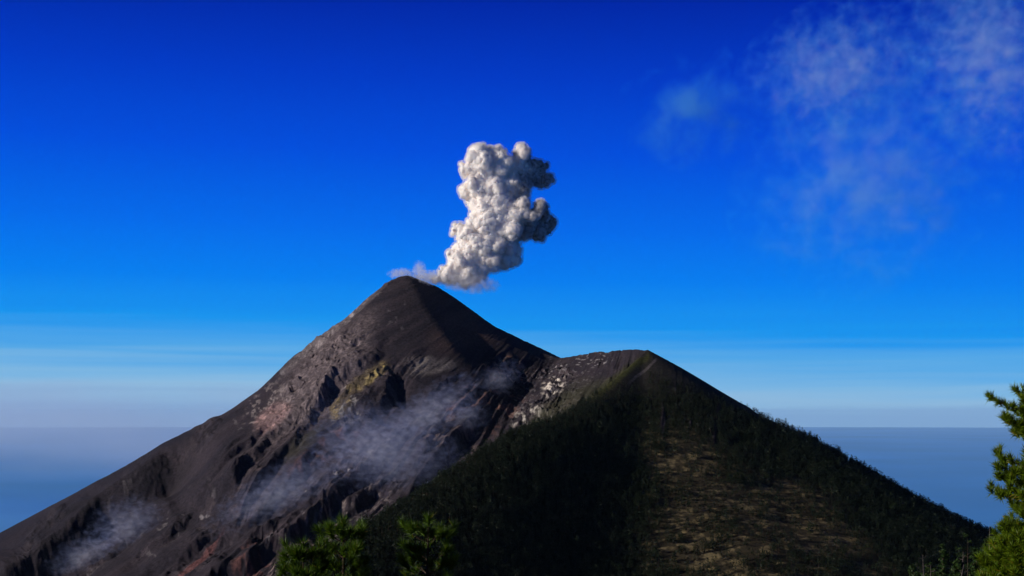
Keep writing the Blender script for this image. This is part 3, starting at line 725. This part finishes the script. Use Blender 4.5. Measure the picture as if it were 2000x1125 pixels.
for sc_, am in ((34, 7), (17, 4.6), (8.5, 1.9), (4.4, .5)):
    nr = normals(me2); er = Matrix.Rotation(.7+sc_, 3, 'X') @ Matrix.Rotation(1.1*sc_, 3, Vector((.3, .5, .8)).normalized())
    p = (co/sc_) @ np.array(er, np.float32).T
    p = p + .55*np.stack([vnoise3(p[:, 1]*.9+3, p[:, 2]*.9, p[:, 0]*.9, 5), vnoise3(p[:, 2]*.9, p[:, 0]*.9+7, p[:, 1]*.9, 6), vnoise3(p[:, 0]*.9, p[:, 1]*.9, p[:, 2]*.9+11, 7)], 1)
    q = np.abs(vnoise3(p[:, 0], p[:, 1], p[:, 2], int(sc_*7)))          # billow: rounded tops, sharp creases
    co = co+nr*((q*1.7-.55)*am)[:, None]
    me2.vertices.foreach_set('co', np.ascontiguousarray(co, np.float32).ravel()); me2.update()
me2.polygons.foreach_set('use_smooth', np.ones(len(me2.polygons), bool))
m, n, l, b = mat('ash_smoke')
tx = n.new('ShaderNodeTexCoord'); nz = n.new('ShaderNodeTexNoise'); nz.inputs['Scale'].default_value = .022; nz.inputs['Detail'].default_value = 4; l.new(tx.outputs['Object'], nz.inputs['Vector'])
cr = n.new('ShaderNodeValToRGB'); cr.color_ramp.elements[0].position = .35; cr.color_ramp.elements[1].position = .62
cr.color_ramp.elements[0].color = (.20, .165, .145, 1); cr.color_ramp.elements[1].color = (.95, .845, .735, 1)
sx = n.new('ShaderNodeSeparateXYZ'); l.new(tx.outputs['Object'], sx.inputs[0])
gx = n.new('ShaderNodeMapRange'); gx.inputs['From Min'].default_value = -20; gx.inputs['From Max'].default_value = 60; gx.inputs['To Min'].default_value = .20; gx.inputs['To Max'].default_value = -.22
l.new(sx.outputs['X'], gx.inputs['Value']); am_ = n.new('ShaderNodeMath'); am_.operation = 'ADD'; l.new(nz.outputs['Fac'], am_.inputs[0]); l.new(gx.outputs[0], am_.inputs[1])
l.new(am_.outputs[0], cr.inputs[0]); l.new(cr.outputs[0], b.inputs['Base Color']); b.inputs['Roughness'].default_value = 1; b.inputs['Specular IOR Level'].default_value = 0
b.inputs['Subsurface Weight'].default_value = .6; b.inputs['Subsurface Radius'].default_value = (7, 6.2, 5.6); b.inputs['Subsurface Scale'].default_value = 1.0
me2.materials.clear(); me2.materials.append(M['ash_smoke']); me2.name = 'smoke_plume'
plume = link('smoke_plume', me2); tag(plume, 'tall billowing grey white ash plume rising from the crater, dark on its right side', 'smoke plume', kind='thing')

nr = normals(me2); co3 = co+nr*4.5
me3 = me2.copy(); me3.name = 'smoke_fringe'; me3.vertices.foreach_set('co', np.ascontiguousarray(co3, np.float32).ravel()); me3.update()
me3.materials.clear()
def fringe():
    m = bpy.data.materials.new('smoke_fringe'); m.use_nodes = True; n = m.node_tree.nodes; l = m.node_tree.links; n.clear()
    o = n.new('ShaderNodeOutputMaterial'); pv = n.new('ShaderNodeVolumePrincipled'); l.new(pv.outputs[0], o.inputs['Volume'])
    pv.inputs['Color'].default_value = (.93, .91, .89, 1)
    g = n.new('ShaderNodeNewGeometry'); nz = n.new('ShaderNodeTexNoise'); nz.inputs['Scale'].default_value = .16; nz.inputs['Detail'].default_value = 4; l.new(g.outputs['Position'], nz.inputs['Vector'])
    r = n.new('ShaderNodeMapRange'); r.inputs['From Min'].default_value = .36; r.inputs['From Max'].default_value = .62; r.inputs['To Max'].default_value = .15; l.new(nz.outputs['Fac'], r.inputs['Value'])
    l.new(r.outputs[0], pv.inputs['Density']); return m
me3.materials.append(fringe()); link('smoke_fringe', me3, plume)
vs = vol_mat('veil_smoke', (.95, .94, .95), .05, .10, .06, .42, detail=6)
ball('base_veil', px(908, 549, YP-8), (74, 30, 24), (0, radians(10), 0), vs, plume)
v2 = vol_mat('crater_steam', (.95, .95, .97), .09, .16, .12, .44, detail=6)
ball('base_veil', px(838, 543, YP-4), (48, 22, 17), (0, 0, 0), v2, plume)
o = ball('steam_wisp', px(819, 528, YP), (16, 12, 21), (0, 0, 0), v2); tag(o, 'small upright puff of steam on the crater rim, left of the ash plume', 'steam')
o = ball('steam_wisp', px(785, 535, YP), (32, 16, 13), (0, 0, 0), v2); tag(o, 'low flat wisp of steam on the outer left lip of the crater', 'steam')

# ------------------------------------------------------------------ mist on the slope, clouds in the sky
ms = vol_mat('slope_mist', (.50, .60, 1.0), .013, .080, .11, .58, power=1.5, core=(.86, .88, 1.0), detail=6, stretch=(1, .8, 1.5), warp=.4)
def surf_y(u, v):
    yy = np.arange(1900.0, 3000.0, 2.0); zz, _ = ground_at((u-1000)/F0*yy, yy); k = np.argmax(zz/yy > (V0-v)/F0); return float(yy[k])
def mist(u, v, y, r, rot, label, m=ms):
    y = surf_y(u, v)-r[1]*.75; o = ball('mist', px(u, v, y), r, (0, radians(rot), 0), m); tag(o, label, 'mist', 'mist drifting over the bare slope')
mist(750, 880, 2440, (150, 80, 84), 14, 'largest patch of thin mist, in the middle of the bare slope')
mist(830, 815, 2500, (135, 60, 50), -34, 'long thin mist trail reaching up and right from the largest patch')
mist(965, 750, 2640, (65, 36, 34), -38, 'small high mist patch beside the orange rocks')
mist(910, 815, 2560, (48, 40, 36), -20, 'mist patch in front of the dark cliff right of the largest patch')
mist(545, 965, 2560, (140, 55, 52), -28, 'low mist streak between the largest patch and the lower left one')
mist(250, 1030, 2650, (78, 46, 60), -20, 'rounded lower left mist patch on the dark ash')
mist(165, 1085, 2620, (85, 44, 40), -30, 'faint mist tail below the rounded lower left patch')
mb = vol_mat('low_haze', (.76, .88, 1.0), .00012, .00012, .06, .50, core=(.80, .90, 1.0), power=1.0, edge=-.5, detail=3, stretch=(1, 1, 4), rough=.5)
k_ = 60000/F0
o = ball('mist', px(20, 838, 60000), (860*k_, 14000, 105*k_), (0, 0, 0), mb); tag(o, 'pale bank of low haze hiding the horizon at the far left', 'mist')
ms2 = vol_mat('high_cloud', (.12, .62, 1.0), .0021, .0125, .15, .58, core=(.66, .82, 1.0), power=1.4, edge=-.36, aniso=-.35, detail=7, stretch=(1, .6, 1.0), warp=.25, rough=.54)
ms3 = vol_mat('thin_cloud', (.08, .58, 1.0), .0020, .0068, .15, .60, core=(.42, .70, 1.0), power=1.4, edge=-.36, aniso=-.35, detail=7, stretch=(1, .6, 1.0), warp=.25, rough=.54)
ms4 = vol_mat('faint_cloud', (.05, .40, 1.0), .0036, .0058, .23, .60, core=(.14, .54, 1.0), power=1.2, edge=-.40, aniso=-.35, detail=7, stretch=(1, .6, 1.0), warp=.25, rough=.54)
def cloud(u, v, ru, rv, rot, label, m, y=8000):
    k = y/F0; o = ball('cloud', px(u, v, y), (ru*k, 420, rv*k), (0, radians(rot), 0), m); tag(o, label, 'cloud', 'thin clouds in the upper right sky')
cloud(1630, 140, 205, 145, -14, 'broad ragged cloud with pale cores, second from the right edge', ms2)
cloud(1935, 110, 190, 250, -20, 'large pale cloud running off the top right corner', ms2, 8600)
cloud(1355, 220, 165, 140, -20, 'smallest faint cloud, furthest left and without a pale core', ms4)
cloud(1700, 350, 300, 230, -25, 'thin broken veil of cloud with small pale flecks under the broad ragged cloud', ms3, 8800)

# ------------------------------------------------------------------ haze
m = bpy.data.materials.new('haze_air'); m.use_nodes = True; n = m.node_tree.nodes; n.clear()
o_ = n.new('ShaderNodeOutputMaterial'); pv = n.new('ShaderNodeVolumePrincipled'); m.node_tree.links.new(pv.outputs[0], o_.inputs['Volume'])
pv.inputs['Color'].default_value = (.54, .83, 1.0, 1); pv.inputs['Density'].default_value = 2.3e-6
bm = bmesh.new(); bmesh.ops.create_cube(bm, size=1); me = bpy.data.meshes.new('haze'); bm.to_mesh(me); bm.free(); me.materials.append(m)
hz = link('haze', me); hz.scale = (810000, 810000, 560+3805+0); hz.location = (0, 0, (560-3805)/2.0)
tag(hz, 'thin blue air between the viewpoint and the horizon', 'haze', kind='stuff')
